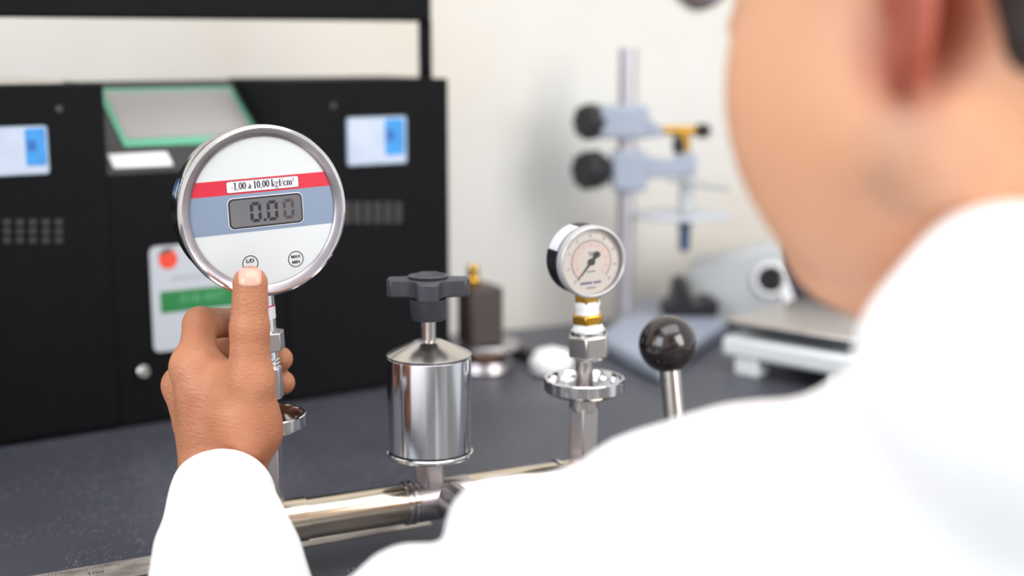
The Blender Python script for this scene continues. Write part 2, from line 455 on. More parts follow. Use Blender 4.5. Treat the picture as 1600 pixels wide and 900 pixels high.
# ================================================================== DIGITAL GAUGE
YAW = R(28); ROLL = R(-2.4)
gc = P(409, 329, YL - 0.004)
NF = Vector((math.sin(YAW), -math.cos(YAW), 0))
gauge = thing('digital_pressure_gauge', 'round digital pressure gauge reading 0.00 held by the hand', 'gauge', gc, (0, ROLL, YAW))
RG = 0.0533
b = MB(); b.lathe([(0.045, 0.024), (0.0500, 0.0225), (0.0512, 0.020), (0.0512, 0.0075), (0.0500, 0.0065), (0.0500, 0.0025)], 96, 'y'); b.build('housing', CHROME, gauge)
b = MB(); b.lathe([(0.0485, 0.0035), (0.0518, 0.0032), (RG - 0.0004, 0.001), (RG, -0.001), (RG, -0.0044), (RG - 0.0005, -0.0060), (RG - 0.0018, -0.0068), (RG - 0.0026, -0.0066), (RG - 0.0026, 0.002)], 120, 'y')
b.build('bezel', CHROME, gauge)
b = MB(); b.lathe([(RG - 0.0022, 0.001), (RG - 0.0024, -0.0064), (0.0492, -0.0060), (0.0463, -0.0046), (0.0459, -0.0040), (0.0459, 0.001)], 120, 'y')
b.build('bezel_lip', mat('satin_bezel_lip', (178, 172, 178), 0.32, 1.0, noise=0.15, nscale=80), gauge)
b = MB(); b.lathe([(0.0464, -0.001), (0.0464, -0.0034)], 96, 'y'); face = b.build('dial_face', FACE, gauge)
yf = -0.0034
def band(name, z0, z1, m, dy):
    pts = []; r = 0.0458; n = 14
    for k in range(n + 1):
        z = z0 + (z1 - z0) * k / n; pts.append((math.sqrt(r * r - z * z), z))
    for k in range(n, -1, -1):
        z = z0 + (z1 - z0) * k / n; pts.append((-math.sqrt(r * r - z * z), z))
    return MB().prism(pts, yf - dy, yf, 'y').build(name, m, face, smooth=False)
band('red_band', 0.0119, 0.0210, RED, 0.00012)
band('blue_band', -0.0119, 0.0119, BLUE, 0.00010)
MB().prism(rrect(0.0462, 0.0074, 0.0011, cx=0.0008, cy=0.0165), yf - 0.00022, yf, 'y').build('label_edge', mat('dark_red_edge', (120, 20, 40), 0.5), face, smooth=False)
MB().prism(rrect(0.0455, 0.0067, 0.001, cx=0.0008, cy=0.0165), yf - 0.0003, yf, 'y').build('range_label', WHITE, face, smooth=False)
# serif lettering on the label, drawn stroke by stroke (unit height 1 = capital height)
T, H_ = 0.19, 0.095
def ring(cx, cz, rx, rz, tw, th, a0=0, a1=360, n=14):
    out = []
    for k in range(n):
        a, c = R(a0 + (a1 - a0) * k / n), R(a0 + (a1 - a0) * (k + 1) / n)
        w = th + (tw - th) * abs(math.cos((a + c) / 2))
        out.append((cx + rx * math.cos(a), cz + rz * math.sin(a), cx + rx * math.cos(c) * 1.0, cz + rz * math.sin(c), w))
    return out
GL = {
 '-': (0.36, [(0.04, 0.30, 0.32, 0.30, 0.09)]),
 '1': (0.50, [(0.26, 0.03, 0.26, 1.0, T), (0.10, 0.03, 0.42, 0.03, H_), (0.08, 0.86, 0.26, 0.97, H_)]),
 '0': (0.52, ring(0.26, 0.5, 0.18, 0.46, T, H_)),
 ',': (0.26, [(0.12, 0.12, 0.12, 0.0, 0.15), (0.14, 0.02, 0.06, -0.20, 0.07)]),
 'a': (0.50, [(0.34, 0.06, 0.34, 0.50, T)] + ring(0.22, 0.50, 0.12, 0.15, 0.08, 0.07, 0, 150, 6) + ring(0.20, 0.18, 0.12, 0.15, 0.14, 0.06, 40, 330, 10) + [(0.34, 0.05, 0.46, 0.05, H_)]),
 'k': (0.56, [(0.14, 0.0, 0.14, 1.04, T), (0.02, 0.03, 0.27, 0.03, H_), (0.02, 1.0, 0.14, 1.0, H_), (0.20, 0.30, 0.46, 0.62, 0.06), (0.24, 0.36, 0.48, 0.03, 0.13), (0.36, 0.63, 0.54, 0.63, H_), (0.38, 0.03, 0.56, 0.03, H_)]),
 'g': (0.52, ring(0.22, 0.46, 0.14, 0.18, 0.12, 0.06) + ring(0.23, -0.12, 0.18, 0.12, 0.10, 0.07) + [(0.16, 0.26, 0.12, 0.12, 0.07), (0.12, 0.08, 0.36, 0.04, 0.09), (0.34, 0.60, 0.48, 0.62, 0.07)]),
 'f': (0.36, [(0.17, 0.0, 0.17, 0.84, T), (0.05, 0.03, 0.30, 0.03, H_), (0.03, 0.63, 0.34, 0.63, H_)] + ring(0.29, 0.84, 0.12, 0.16, 0.10, 0.08, 180, 50, 6)),
 '/': (0.32, [(0.02, -0.05, 0.30, 1.05, 0.07)]),
 'c': (0.46, ring(0.24, 0.32, 0.17, 0.31, T, H_, 45, 320, 11)),
 'm': (0.82, [(0.12, 0.0, 0.12, 0.64, T), (0.41, 0.0, 0.41, 0.52, T), (0.70, 0.0, 0.70, 0.52, T), (0.02, 0.03, 0.22, 0.03, H_), (0.32, 0.03, 0.51, 0.03, H_), (0.60, 0.03, 0.80, 0.03, H_), (0.02, 0.62, 0.12, 0.62, H_)] + ring(0.27, 0.48, 0.14, 0.14, 0.09, 0.09, 0, 180, 6) + ring(0.56, 0.48, 0.14, 0.14, 0.09, 0.09, 0, 180, 6)),
 '2': (0.34, ring(0.15, 0.86, 0.10, 0.12, 0.09, 0.06, 160, -30, 6) + [(0.24, 0.82, 0.05, 0.56, 0.06), (0.04, 0.56, 0.27, 0.56, 0.09)]),
 ' ': (0.25, []),
}
def serif(name, s, cap, m, parent, cx, y, z0):
    w = sum(GL[c][0] for c in s) * cap; x = cx - w / 2; segs = []
    for c in s:
        a, gs = GL[c]
        segs += [(x + g[0] * cap, z0 + g[1] * cap, x + g[2] * cap, z0 + g[3] * cap, g[4] * cap) for g in gs]
        x += a * cap
    return strokes(name, segs, m, parent, y)
serif('range_lettering', '-1,00 a 10,00 kgf/cm2', 0.00445, INK, face, 0.0008, yf - 0.00034, 0.0147)
# liquid crystal display
MB().prism(rrect(0.0482, 0.0196, 0.0036, cx=0.0016), yf - 0.0002, yf, 'y').build('display_margin', WHITE, face, smooth=False)
MB().prism(rrect(0.0472, 0.0186, 0.0032, cx=0.0016), yf - 0.0004, yf, 'y').build('display_frame', INK, face, smooth=False)
MB().prism(rrect(0.0452, 0.0166, 0.0024, cx=0.0016), yf - 0.0005, yf, 'y').build('display_glass', LCD, face, smooth=False)
def seg_zero(cx, cz, w, h, m):
    t = 0.0020; g = 0.0003; b = MB()
    x0, x1, z0, z1 = cx - w / 2, cx + w / 2, cz - h / 2, cz + h / 2
    ya, yb = yf - 0.00054, yf - 0.0004
    b.prism([(x0 + 0.0010, z1), (x1 - 0.0010, z1), (x1 - t, z1 - t), (x0 + t, z1 - t)], ya, yb, 'y')
    b.prism([(x0 + 0.0010, z0), (x1 - 0.0010, z0), (x1 - t, z0 + t), (x0 + t, z0 + t)], ya, yb, 'y')
    for xo, xi in ((x0, x0 + t), (x1, x1 - t)):
        for a, c in ((z1, cz), (z0, cz)):
            s = 1 if a > c else -1
            b.prism([(xo, a - s * 0.0009), (xi, a - s * (t + g)), (xi, c + s * 0.0009), (xo, c + s * 0.0003)], ya, yb, 'y')
    b.build('display_digit', m, face, smooth=False)
seg_zero(-0.0050, 0.0, 0.0071, 0.0124, SEG)
seg_zero(0.0056, 0.0, 0.0071, 0.0124, SEG)
seg_zero(0.0161, 0.0, 0.0071, 0.0124, SEG2)
MB().box(-0.0004, 0.0014, yf - 0.00054, yf - 0.0004, -0.0062, -0.0044).build('display_point', SEG, face, smooth=False)
# push buttons
for cx, cz, lines in ((-0.0108, -0.0316, ('L/D',)), (0.0186, -0.0322, ('MAX', 'MIN'))):
    b = MB(); n = 48
    for k in range(n):
        a, c = 2 * math.pi * k / n, 2 * math.pi * (k + 1) / n
        b.add([(cx + r_ * math.cos(q), yf - 0.0001, cz + r_ * math.sin(q)) for r_, q in ((0.0051, a), (0.0051, c), (0.00455, c), (0.00455, a))], [(0, 1, 2, 3)])
    b.build('button_outline', INK, face, smooth=False)
    if len(lines) == 1: text('button_lettering', lines[0], 0.0031, INK, face, cx, yf - 0.00012, cz + 0.0016, 1.1, 0.00012)
    else:
        text('button_lettering', lines[0], 0.0027, INK, face, cx, yf - 0.00012, cz + 0.0015, 1.05, 0.00010)
        text('button_lettering', lines[1], 0.0027, INK, face, cx, yf - 0.00012, cz - 0.0020, 1.05, 0.00010)
# stem under the gauge, in the gauge's own frame (z down from the centre)
GI = (Matrix.Translation(gc) @ Matrix.Rotation(YAW, 4, 'Z') @ Matrix.Rotation(ROLL, 4, 'Y')).inverted()
def gz(py): return (GI @ Vector((LX.x, YL, zl(py)))).z
gx = lambda py: (GI @ Vector((LX.x, YL, zl(py)))).x
def gseg(name, r, p0, p1, m, hexa=False, c=0.0004):
    z0, z1 = gz(p1), gz(p0); b = MB(); ox = -0.0022; oy = 0.004
    if hexa: b.prism([(x + ox, y + oy) for x, y in hexpoly(r)], z0, z1)
    else: b.cyl(r, z0, z1, 36, o=(ox, oy, 0), c=c)
    return b.build(name, m, gauge, bevel=0.0007 if hexa else 0)
gseg('stem', 0.0070, 440, 520, CHROME)
tagp = gseg('stem_label', 0.0072, 478, 497, WHITE, c=0.0)
gseg('label_stripe', 0.00724, 476, 478, RED, c=0.0)
gseg('hex_nut', 0.0122, 518, 547, SATIN, True)
gseg('thread_section', 0.0068, 545, 575, CHROME)
for p in (560, 566, 572): gseg('thread_ring', 0.0078, p, p + 3, CHROME)
gseg('hex_nut', 0.0092, 574, 622, SATIN, True)

# ================================================================== SMALL DIAL GAUGE
SY = R(23)
RGp = LX + UX * S_RIGHT
dgc = Vector((RGp.x, RGp.y, zr(406)))
dg = thing('dial_pressure_gauge', 'small round analogue pressure gauge with black case on the right post', 'gauge', dgc, (0, R(-3), SY))
rg = 0.0250
b = MB(); b.lathe([(0.020, 0.0135), (0.0245, 0.0125), (rg, 0.011), (rg, -0.0075), (rg - 0.001, -0.008)], 72, 'y'); b.build('case', mat('black_gauge_case', (16, 17, 24), 0.45, spec=0.3), dg)
CLEARRIM = mat('clear_plastic_rim', (168, 167, 170), 0.15, coat=0.5)
b = MB(); b.lathe([(rg - 0.001, -0.006), (rg + 0.0006, -0.0066), (rg + 0.0006, -0.0112), (rg - 0.0004, -0.0128), (rg - 0.0012, -0.0134), (rg - 0.0021, -0.0126), (rg - 0.0023, -0.0085)], 72, 'y'); b.build('rim', CLEARRIM, dg)
b = MB(); b.lathe([(rg - 0.0022, -0.0078), (rg - 0.0022, -0.0090)], 64, 'y'); dial = b.build('dial', DIAL, dg)
b = MB(); b.lathe([(rg - 0.0028, -0.0118), (rg - 0.0028, -0.0122)], 48, 'y'); b.build('lens', GLASS, dg)
yd = -0.0090
def arc(name, r, w, a0, a1, m, n=60, y=yd - 0.00008):
    b = MB()
    for k in range(n):
        a, c = R(a0 + (a1 - a0) * k / n), R(a0 + (a1 - a0) * (k + 1) / n)
        b.add([(r_ * math.cos(q), y, r_ * math.sin(q)) for r_, q in ((r + w / 2, a), (r + w / 2, c), (r - w / 2, c), (r - w / 2, a))], [(0, 1, 2, 3)])
    return b.build(name, m, dial, smooth=False)
arc('red_scale', 0.0125, 0.0050, 228, -45, mat('faint_pink_band', (232, 210, 204), 0.5))
arc('scale_arc', 0.0148, 0.0005, 228, -45, GREYINK, y=yd - 0.00012)
arc('outer_scale_arc', 0.0203, 0.0003, 150, 20, GREYINK, y=yd - 0.00012)
segs = []
for k in range(41):
    a = R(225 - 270 * k / 40); l = 0.0012 if k % 5 else 0.002
    segs.append((0.0150 * math.cos(a), 0.0150 * math.sin(a), (0.0150 + l) * math.cos(a), (0.0150 + l) * math.sin(a), 0.00022))
strokes('scale_ticks', segs, GREYINK, dial, yd - 0.00014)
segs = []
for k in range(11):
    a = R(225 - 270 * k / 10)
    segs.append((0.0112 * math.cos(a), 0.0112 * math.sin(a), 0.0124 * math.cos(a), 0.0124 * math.sin(a), 0.0007))
strokes('red_ticks', segs, PINK, dial, yd - 0.00014)
for k in range(9):
    a = R(225 - 270 * k / 8)
    text('scale_number', str(2 * k), 0.0026, GREYINK, dial, 0.0184 * math.cos(a), yd - 0.00015, 0.0184 * math.sin(a), 0.9, 0.00005)
segs = []
for x0, x1 in ((-0.0092, -0.0006), (0.0012, 0.0066)):
    x = x0
    while x < x1:
        segs.append((x, -0.0148, x + 0.0006, -0.0148, 0.0017)); x += 0.00085
strokes('maker_lettering', segs, BLUEINK, dial, yd - 0.00015)
strokes('small_print', [(-0.0045, -0.0183, 0.0025, -0.0183, 0.0009), (-0.0035, -0.0068, 0.0025, -0.0068, 0.0010), (-0.0022, 0.0062, 0.0028, 0.0062, 0.0010), (-0.0012, 0.0045, 0.0020, 0.0045, 0.0010)], GREYINK, dial, yd - 0.00015)
a = R(227)
ca, sa = math.cos(a), math.sin(a)
def nd(r, w): return (r * ca - w * sa, r * sa + w * ca)
b = MB(); b.prism([nd(0.0168, 0.0001), nd(0.0, 0.0007), nd(-0.0035, 0.0010), nd(-0.0062, 0.0024), nd(-0.0085, 0.0016), nd(-0.0085, -0.0016), nd(-0.0062, -0.0024), nd(-0.0035, -0.0010), nd(0.0, -0.0007), nd(0.0168, -0.0001)], yd - 0.0013, yd - 0.0009, 'y')
b.build('pointer', mat('matt_black_pointer', (34, 38, 38), 0.5), dg, smooth=False)
b = MB(); b.cyl(0.0024, yd - 0.0016, yd, 24, 'y'); b.build('pointer_hub', MATS['matt_black_pointer'], dg)
# white sticker on the case
b = MB(); n = 18
for k in range(n):
    a, c = R(104 + 54 * k / n), R(104 + 54 * (k + 1) / n); r = rg + 0.00025
    b.add([(r * math.cos(a), -0.0045, r * math.sin(a)), (r * math.cos(c), -0.0045, r * math.sin(c)), (r * math.cos(c), 0.0105, r * math.sin(c)), (r * math.cos(a), 0.0105, r * math.sin(a))], [(0, 1, 2, 3)])
b.build('sticker', WHITE, dg)
def dz_(py): return zr(py) - dgc.z
def dseg(name, r, p0, p1, m, hexa=False, c=0.0004, bev=0.0007):
    b = MB()
    if hexa: b.prism([(x, y) for x, y in hexpoly(r)], dz_(p1), dz_(p0))
    else: b.cyl(r, dz_(p1), dz_(p0), 36, c=c)
    return b.build(name, m, dg, bevel=bev if hexa else 0)
dseg('brass_block', 0.0092, 452, 476, BRASS, True)
b = MB(); b.lathe([(0.0070, dz_(494)), (0.0084, dz_(490)), (0.0080, dz_(483)), (0.0092, dz_(474)), (0.0086, dz_(470))], 30); b.build('thread_tape', TAPE, dg)
dseg('brass_hex', 0.0117, 490, 505, BRASS, True, bev=0.001)
b = MB(); b.lathe([(0.0095, dz_(520)), (0.0107, dz_(517)), (0.0107, dz_(511)), (0.0090, dz_(504))], 30); b.build('thread_tape', TAPE, dg)
dseg('union_collar', 0.0124, 515, 524, CHROME)
dseg('union_nut', 0.0158, 522, 556, STEEL, True, bev=0.0012)
dseg('union_collar', 0.0112, 553, 561, CHROME)

# ================================================================== BLACK MACHINE BEHIND
PHM = R(33)
UM = Vector((math.cos(PHM), math.sin(PHM), 0)); VM = Vector((-math.sin(PHM), math.cos(PHM), 0))
mo = P(703, 420, 1.37); mo.z = 0
mach = thing('black_calibrator_cabinet', 'wide black metal calibrator cabinet with blue-white displays behind the gauge', 'instrument', mo, (0, 0, PHM))
def ML(px, py, back=0.0):          # local x, z on the cabinet's front plane
    q = on_wall(px, py, mo + VM * back, VM) - mo
    return q.dot(UM), q.z
zt = ML(600, 124)[1]
xa = ML(165, 200)[0]; xb = ML(438, 150)[0]; x0 = ML(-260, 300)[0]
DEP = 0.135
zs = ML(300, 268)[1]
b = MB(); b.box(xb, 0, 0, DEP, 0.004, zt); b.build('right_bay', BLACKMETAL, mach, bevel=0.002)
b = MB(); b.box(x0, xa, 0, DEP, 0.004, zt); b.build('left_bay', BLACKMETAL, mach, bevel=0.002)
b = MB(); b.prism([(0.002, 0.004), (DEP, 0.004), (DEP, zt - 0.002), (DEP - 0.012, zt - 0.002), (0.002, zs)], xa, xb, 'x'); b.build('middle_bay', BLACKMETAL, mach)
for fx in (x0 + 0.04, xa, xb, -0.04):
    b = MB(); b.cyl(0.012, 0, 0.005, 20, o=(fx, 0.03, 0)); b.build('rubber_foot', BLACK, mach)
# slanted touch panel
zA, zB = zs, zt - 0.002; yA, yB = 0.002, DEP - 0.012
def slant(t): return (yA + (yB - yA) * t, zA + (zB - zA) * t)
nn = Vector((0, -(zB - zA), yB - yA)).normalized()
def slab(name, xl, xr, t0, t1, h0, h1, m):
    (y0, z0), (y1, z1) = slant(t0), slant(t1)
    vs = []
    for h in (h0, h1):
        for x, y, z in ((xl, y0, z0), (xr, y0, z0), (xr, y1, z1), (xl, y1, z1)):
            vs.append((x, y + nn.y * h, z + nn.z * h))
    return MB().add(vs, [(0, 3, 2, 1), (4, 5, 6, 7), (0, 1, 5, 4), (1, 2, 6, 5), (2, 3, 7, 6), (3, 0, 4, 7)]).build(name, m, mach, smooth=False)
slab('slanted_panel', xa, xb, 0.0, 1.0, 0, 0.001, mat('charcoal_panel', (44, 44, 46), 0.5))
GREEN = mat('mint_green_border', (92, 170, 138), 0.4)
wm = xb - xa
slab('panel_border', xa + 0.026, xa + wm * 0.97, 0.27, 0.90, 0, 0.002, GREEN)
slab('panel_screen', xa + 0.031, xa + wm * 0.97 - 0.005, 0.34, 0.86, 0, 0.003, mat('grey_touch_screen', (146, 144, 144), 0.45))
slab('panel_label', xa + 0.008, xa + 0.062, 0.06, 0.20, 0, 0.0015, WHITE)
# displays
SCREENW = mat('lit_screen_white', (172, 182, 200), 0.4, emit=0.12, rgb2=(160, 170, 192), nscale=40)
SCREENB = mat('lit_screen_blue', (40, 132, 198), 0.4, emit=0.10, rgb2=(30, 110, 176), nscale=40)
SCREEND = mat('lit_screen_navy', (24, 84, 150), 0.3, emit=0.2)
SCREENE = mat('screen_edge', (130, 150, 165), 0.4)
def quad(name, px0, py0, px1, py1, m, h0, h1, parent, rad=0.0):
    xl, _ = ML(px0, (py0 + py1) / 2); xr, _ = ML(px1, (py0 + py1) / 2)
    pm = (px0 + px1) / 2
    zt_, zb_ = ML(pm, py0)[1], ML(pm, py1)[1]
    b = MB()
    if rad: b.prism(rrect(xr - xl, zt_ - zb_, rad, cx=(xl + xr) / 2, cy=(zt_ + zb_) / 2), -h1, -h0, 'y')
    else: b.box(xl, xr, -h1, -h0, zb_, zt_)
    return b.build(name, m, parent, smooth=False)
def display(px0, py0, px1, py1):
    w, h = px1 - px0, py1 - py0
    s = quad('display', px0, py0, px1, py1, SCREENE, 0, 0.002, mach, 0.003)
    quad('screen_page', px0 + 2, py0 + 2, px1 - 2, py1 - 2, SCREENW, 0.002, 0.0024, s, 0.0025)
    quad('screen_sidebar', px0 + w * 0.63, py0 + 3, px1 - 4, py1 - h * 0.20, SCREENB, 0.0024, 0.0027, s, 0.002)
    quad('screen_key', px0 + w * 0.66, py0 + h * 0.28, px0 + w * 0.80, py0 + h * 0.50, SCREEND, 0.0027, 0.0029, s)
display(541, 182, 634, 257)
display(-24, 197, 75, 274)
# vents
VENT = mat('dull_vent_metal', (36, 33, 33), 0.5)
for i in range(6):
    for j in range(3):
        px = -16 + 20.3 * i; py = 342 + 14 * j
        quad('vent_slot', px, py, px + 12, py + 10, VENT, 0, 0.0012, mach)
for i in range(6):
    quad('vent_slot', 536 + 16 * i, 315, 536 + 16 * i + 11, 349, VENT, 0, 0.0012, mach)
quad('vent_plug', 628, 312, 652, 352, BLACKMETAL, 0, 0.002, mach)
# certificate card
card = quad('calibration_card', 236, 378, 420, 540, mat('pale_grey_card', (176, 180, 188), 0.55), 0, 0.001, mach, 0.006)
quad('green_bar', 250, 448, 408, 481, mat('green_print', (20, 112, 56), 0.5), 0.001, 0.0014, card)
lx_, lz_ = ML(262, 405)
MB().lathe([(0.0088, -0.0014), (0.0088, -0.001)], 30, 'y', (lx_, 0, lz_)).build('red_emblem', mat('red_orange_print', (214, 62, 38), 0.5), card)
MB().prism([(lx_ - 0.010, lz_ + 0.005), (lx_ - 0.003, lz_ + 0.0105), (lx_ + 0.006, lz_ + 0.010), (lx_ + 0.001, lz_ + 0.0062)], -0.0017, -0.001, 'y').build('emblem_leaf', mat('dark_leaf_print', (70, 78, 74), 0.5), card, smooth=False)
tx, tz = ML(315, 464)
text('card_lettering', '018 007', 0.011, mat('pale_green_print', (92, 160, 116), 0.5), card, tx, -0.0016, tz, 1.2)
tx, tz = ML(300, 432)
strokes('card_small_print', [(tx - 0.02, tz, tx + 0.022, tz, 0.004)], mat('faint_card_print', (160, 164, 172), 0.5), card, -0.0012)
sx_, sz_ = ML(223, 580)
MB().lathe([(0.0062, 0.0), (0.0062, -0.004), (0.0045, -0.006)], 24, 'y', (sx_, 0, sz_)).build('front_screw', STEEL, mach)
for px, py in ((92, 170), (520, 165)):
    qx, qz = ML(px, py)
    MB().lathe([(0.003, 0.0), (0.003, -0.0012)], 16, 'y', (qx, 0, qz)).build('indicator_lamp', mat('dull_amber', (34, 31, 27), 0.4), mach)
# frame over the cabinet
fxr = ML(668, 60, 0.03)[0]; fz0 = ML(600, 33, 0.03)[1]
b = MB(); b.box(x0, fxr, 0.02, 0.045, fz0, fz0 + 0.05); b.build('frame_beam', BLACKMETAL, mach, bevel=0.003)
for xx in (fxr - 0.0055, x0 + 0.001):
    b = MB(); b.box(xx, xx + 0.0052, 0.02, 0.04, zt - 0.001, fz0 + 0.001); b.build('frame_upright', BLACKMETAL, mach, bevel=0.001)
# sheets of paper lying on the cabinet
q = mo + UM * (ML(20, 126)[0]) + VM * 0.075
b = MB(); b.box(-0.075, 0.05, -0.04, 0.04, 0, 0.0016); b.box(-0.07, 0.047, -0.036, 0.043, 0.0016, 0.003)
tag(b.build('paper_stack', mat('greyish_paper', (176, 170, 162), 0.7), loc=(q.x, q.y, zt), rot=(0, 0, PHM + 0.05)), 'thin pale paper stack lying on top of the black cabinet', 'paper')

# ================================================================== BACKGROUND INSTRUMENTS
# brown valve block between cabinet and wall
q = G(757, 578)
t = thing('valve_block', 'dark brown valve block with brass cap on a round metal foot behind the reservoir', 'valve', q, (0, 0, PHI))
BROWN = mat('dark_brown_paint', (52, 42, 40), 0.5)
b = MB(); b.lathe([(0.030, 0), (0.032, 0.003), (0.030, 0.012), (0.022, 0.016)], 40); b.build('foot', SATIN, t)
b = MB(); b.cyl(0.020, 0.016, 0.024, 36, c=0.001); b.build('collar', mat('copper_tint', (150, 112, 92), 0.4, 0.8), t)
b = MB(); b.cyl(0.036, 0.024, 0.031, 36, o=(0.004, 0, 0), c=0.002); b.build('flange', SATIN, t)
b = MB(); b.box(-0.024, 0.014, -0.02, 0.02, 0.031, 0.093); b.build('body', BROWN, t, bevel=0.003)
b = MB(); b.lathe([(0.0075, 0.093), (0.0085, 0.100), (0.0055, 0.104), (0.0065, 0.112), (0.004, 0.116)], 28, 'z', (-0.013, 0, 0)); b.build('brass_cap', BRASS, t)
# white soft wedge and black cable by the wall
q = G(862, 583)
b = MB(); b.lathe([(0.010, 0), (0.022, 0.003), (0.024, 0.014), (0.018, 0.024), (0.006, 0.028)], 32)
tag(b.build('white_cap', mat('white_plastic', (232, 232, 232), 0.4), loc=(q.x, q.y, 0)), 'low white plastic cap lying on the bench behind the right post', 'cap')
b = MB(); c0 = G(776, 556); c1 = G(832, 566)  # dark strip on the bench, built as a bent black tube
pts = [(c0.x + (c1.x - c0.x) * k / 8, c0.y + (c1.y - c0.y) * k / 8 + 0.012 * math.sin(k / 8 * 3.1), 0.0065) for k in range(9)]
b.tube(pts, 0.0065, 10)
tag(b.build('strip', BLACK), 'short thick black cable lying between the valve block and the white cap', 'strip')

# laboratory stand
bp = G(975, 512)
YS = bp.y
st = thing('laboratory_stand', 'blue-grey laboratory stand with steel rod, two clamps and black knobs near the wall', 'stand', (bp.x, bp.y, 0), (0, 0, 0))
zs_ = lambda py: zpix(py, YS)
mmpx = YS / FPX / 0.985
def sx(px): return (px - 978) * mmpx
HB = 0.018
c = [G(932, 548, 0), G(1032, 602, 0), G(1138, 520, 0), G(1010, 480, 0)]
poly = [(v.x - bp.x, v.y - bp.y) for v in c]
b = MB(); b.prism(poly, 0.0, HB); b.build('base', GREYPAINT, st, bevel=0.005)
b = MB(); b.cyl(0.0115, HB, zs_(75), 32, c=0.001); b.build('rod', mat('pale_steel_rod', (176, 174, 180), 0.35, 0.6), st)
def lobed(name, cx, cz, r, y0, y1, n=8, parent=st):
    pts = []
    for k in range(n * 4):
        a = 2 * math.pi * k / (n * 4); rr = r * (1 + 0.09 * math.cos(n * a))
        pts.append((cz + rr * math.sin(a), 0 + rr * math.cos(a)))
    b = MB()
    vs = [(y0, p[1], p[0] - cz) for p in pts] + [(y1, p[1], p[0] - cz) for p in pts]
    m = len(pts)
    b.add(vs, [(k, (k + 1) % m, m + (k + 1) % m, m + k) for k in range(m)] + [tuple(range(m)), tuple(range(2 * m - 1, m - 1, -1))])
    return b.build(name, BLACK, parent, bevel=0.002, loc=(cx, -0.006, cz), rot=(0, 0, R(38)))
for (k, cy, cz, x_l, x_r, hh) in ((0, 0, zs_(190), 935, 1010, 50), (1, 0, zs_(266), 955, 1008, 62)):
    b = MB(); b.box(sx(x_l), sx(x_r), -0.018, 0.018, cz - hh * mmpx / 2, cz + hh * mmpx / 2); b.build('clamp_body', GREYPAINT, st, bevel=0.004)
lobed('clamp_knob', sx(920), zs_(190), 26 * mmpx, -0.010, 0.012)
b = MB(); b.rod((sx(928), 0, zs_(190)), (sx(940), 0, zs_(190)), 0.009, 0.009, 16); b.build('knob_shaft', GREYPAINT, st)
lobed('clamp_knob', sx(925), zs_(265), 28 * mmpx, -0.016, 0.012)
b = MB(); b.rod((sx(935), 0, zs_(265)), (sx(960), 0, zs_(265)), 0.011, 0.011, 16); b.build('knob_shaft', BLACK, st)
b = MB(); b.prism([(sx(1005), zs_(178)), (sx(1020), zs_(192)), (sx(1032), zs_(196)), (sx(1032), zs_(214)), (sx(1005), zs_(214))], -0.010, 0.010, 'y'); b.build('upper_arm', GREYPAINT, st, bevel=0.002)
b = MB(); b.rod((sx(1030), 0, zs_(204)), (sx(1085), 0, zs_(204)), 0.0055, 0.0055, 16); b.build('adjusting_screw', BRASS, st)
lobed('small_knob', sx(1090), zs_(204), 11 * mmpx, -0.004, 0.010, 6)
b = MB(); b.cyl(0.0090, zs_(240), zs_(206), 24, o=(sx(1064), 0, 0), c=0.001); b.build('brass_sleeve', BRASS, st)
b = MB(); b.cyl(0.0080, zs_(238), zs_(214), 20, o=(sx(1057), -0.006, 0), c=0.001); b.build('screw_end', BLACK, st)
b = MB(); b.prism([(sx(1005), zs_(245)), (sx(1050), zs_(250)), (sx(1060), zs_(238)), (sx(1084), zs_(238)), (sx(1084), zs_(272)), (sx(1005), zs_(278))], -0.012, 0.012, 'y'); b.build('lower_arm', GREYPAINT, st, bevel=0.003)
b = MB(); b.cyl(0.0090, zs_(332), zs_(268), 28, o=(sx(1071), 0, 0), c=0.001); b.build('spindle', LIGHTGREY, st)
b = MB(); b.rod((sx(1040), -0.012, zs_(278)), (sx(1130), -0.03, zs_(292)), 0.0026, 0.0026, 12); b.build('thin_rod', mat('grey_rod', (150, 156, 160), 0.4), st)
b = MB(); b.cyl(77 * mmpx, zs_(338) , zs_(333), 56, o=(sx(1066), 0, 0), c=0.0008); b.build('round_plate', mat('pale_blue_plate', (178, 184, 194), 0.3), st)
b = MB(); b.lathe([(0.0050, zs_(392)), (0.0066, zs_(388)), (0.0070, zs_(356)), (0.0085, zs_(354)), (0.0085, zs_(338))], 28, 'z', (sx(1070), 0, 0)); b.build('blue_tip', mat('steel_blue_tip', (58, 84, 124), 0.4), st)

# black cast clamp lying behind the ball
q = G(1068, 497)
b = MB()
b.prism([(-0.030, 0), (0.036, 0), (0.040, 0.018), (0.026, 0.026), (0.010, 0.020), (-0.004, 0.050), (-0.018, 0.046), (-0.020, 0.022), (-0.032, 0.016)], -0.016, 0.016, 'y')
q = G(1072, 492, HB)
tag(b.build('black_clamp', BLACK, loc=(q.x, q.y, HB), bevel=0.004), 'black cast clamp with an upright fin behind the ball lever', 'clamp')

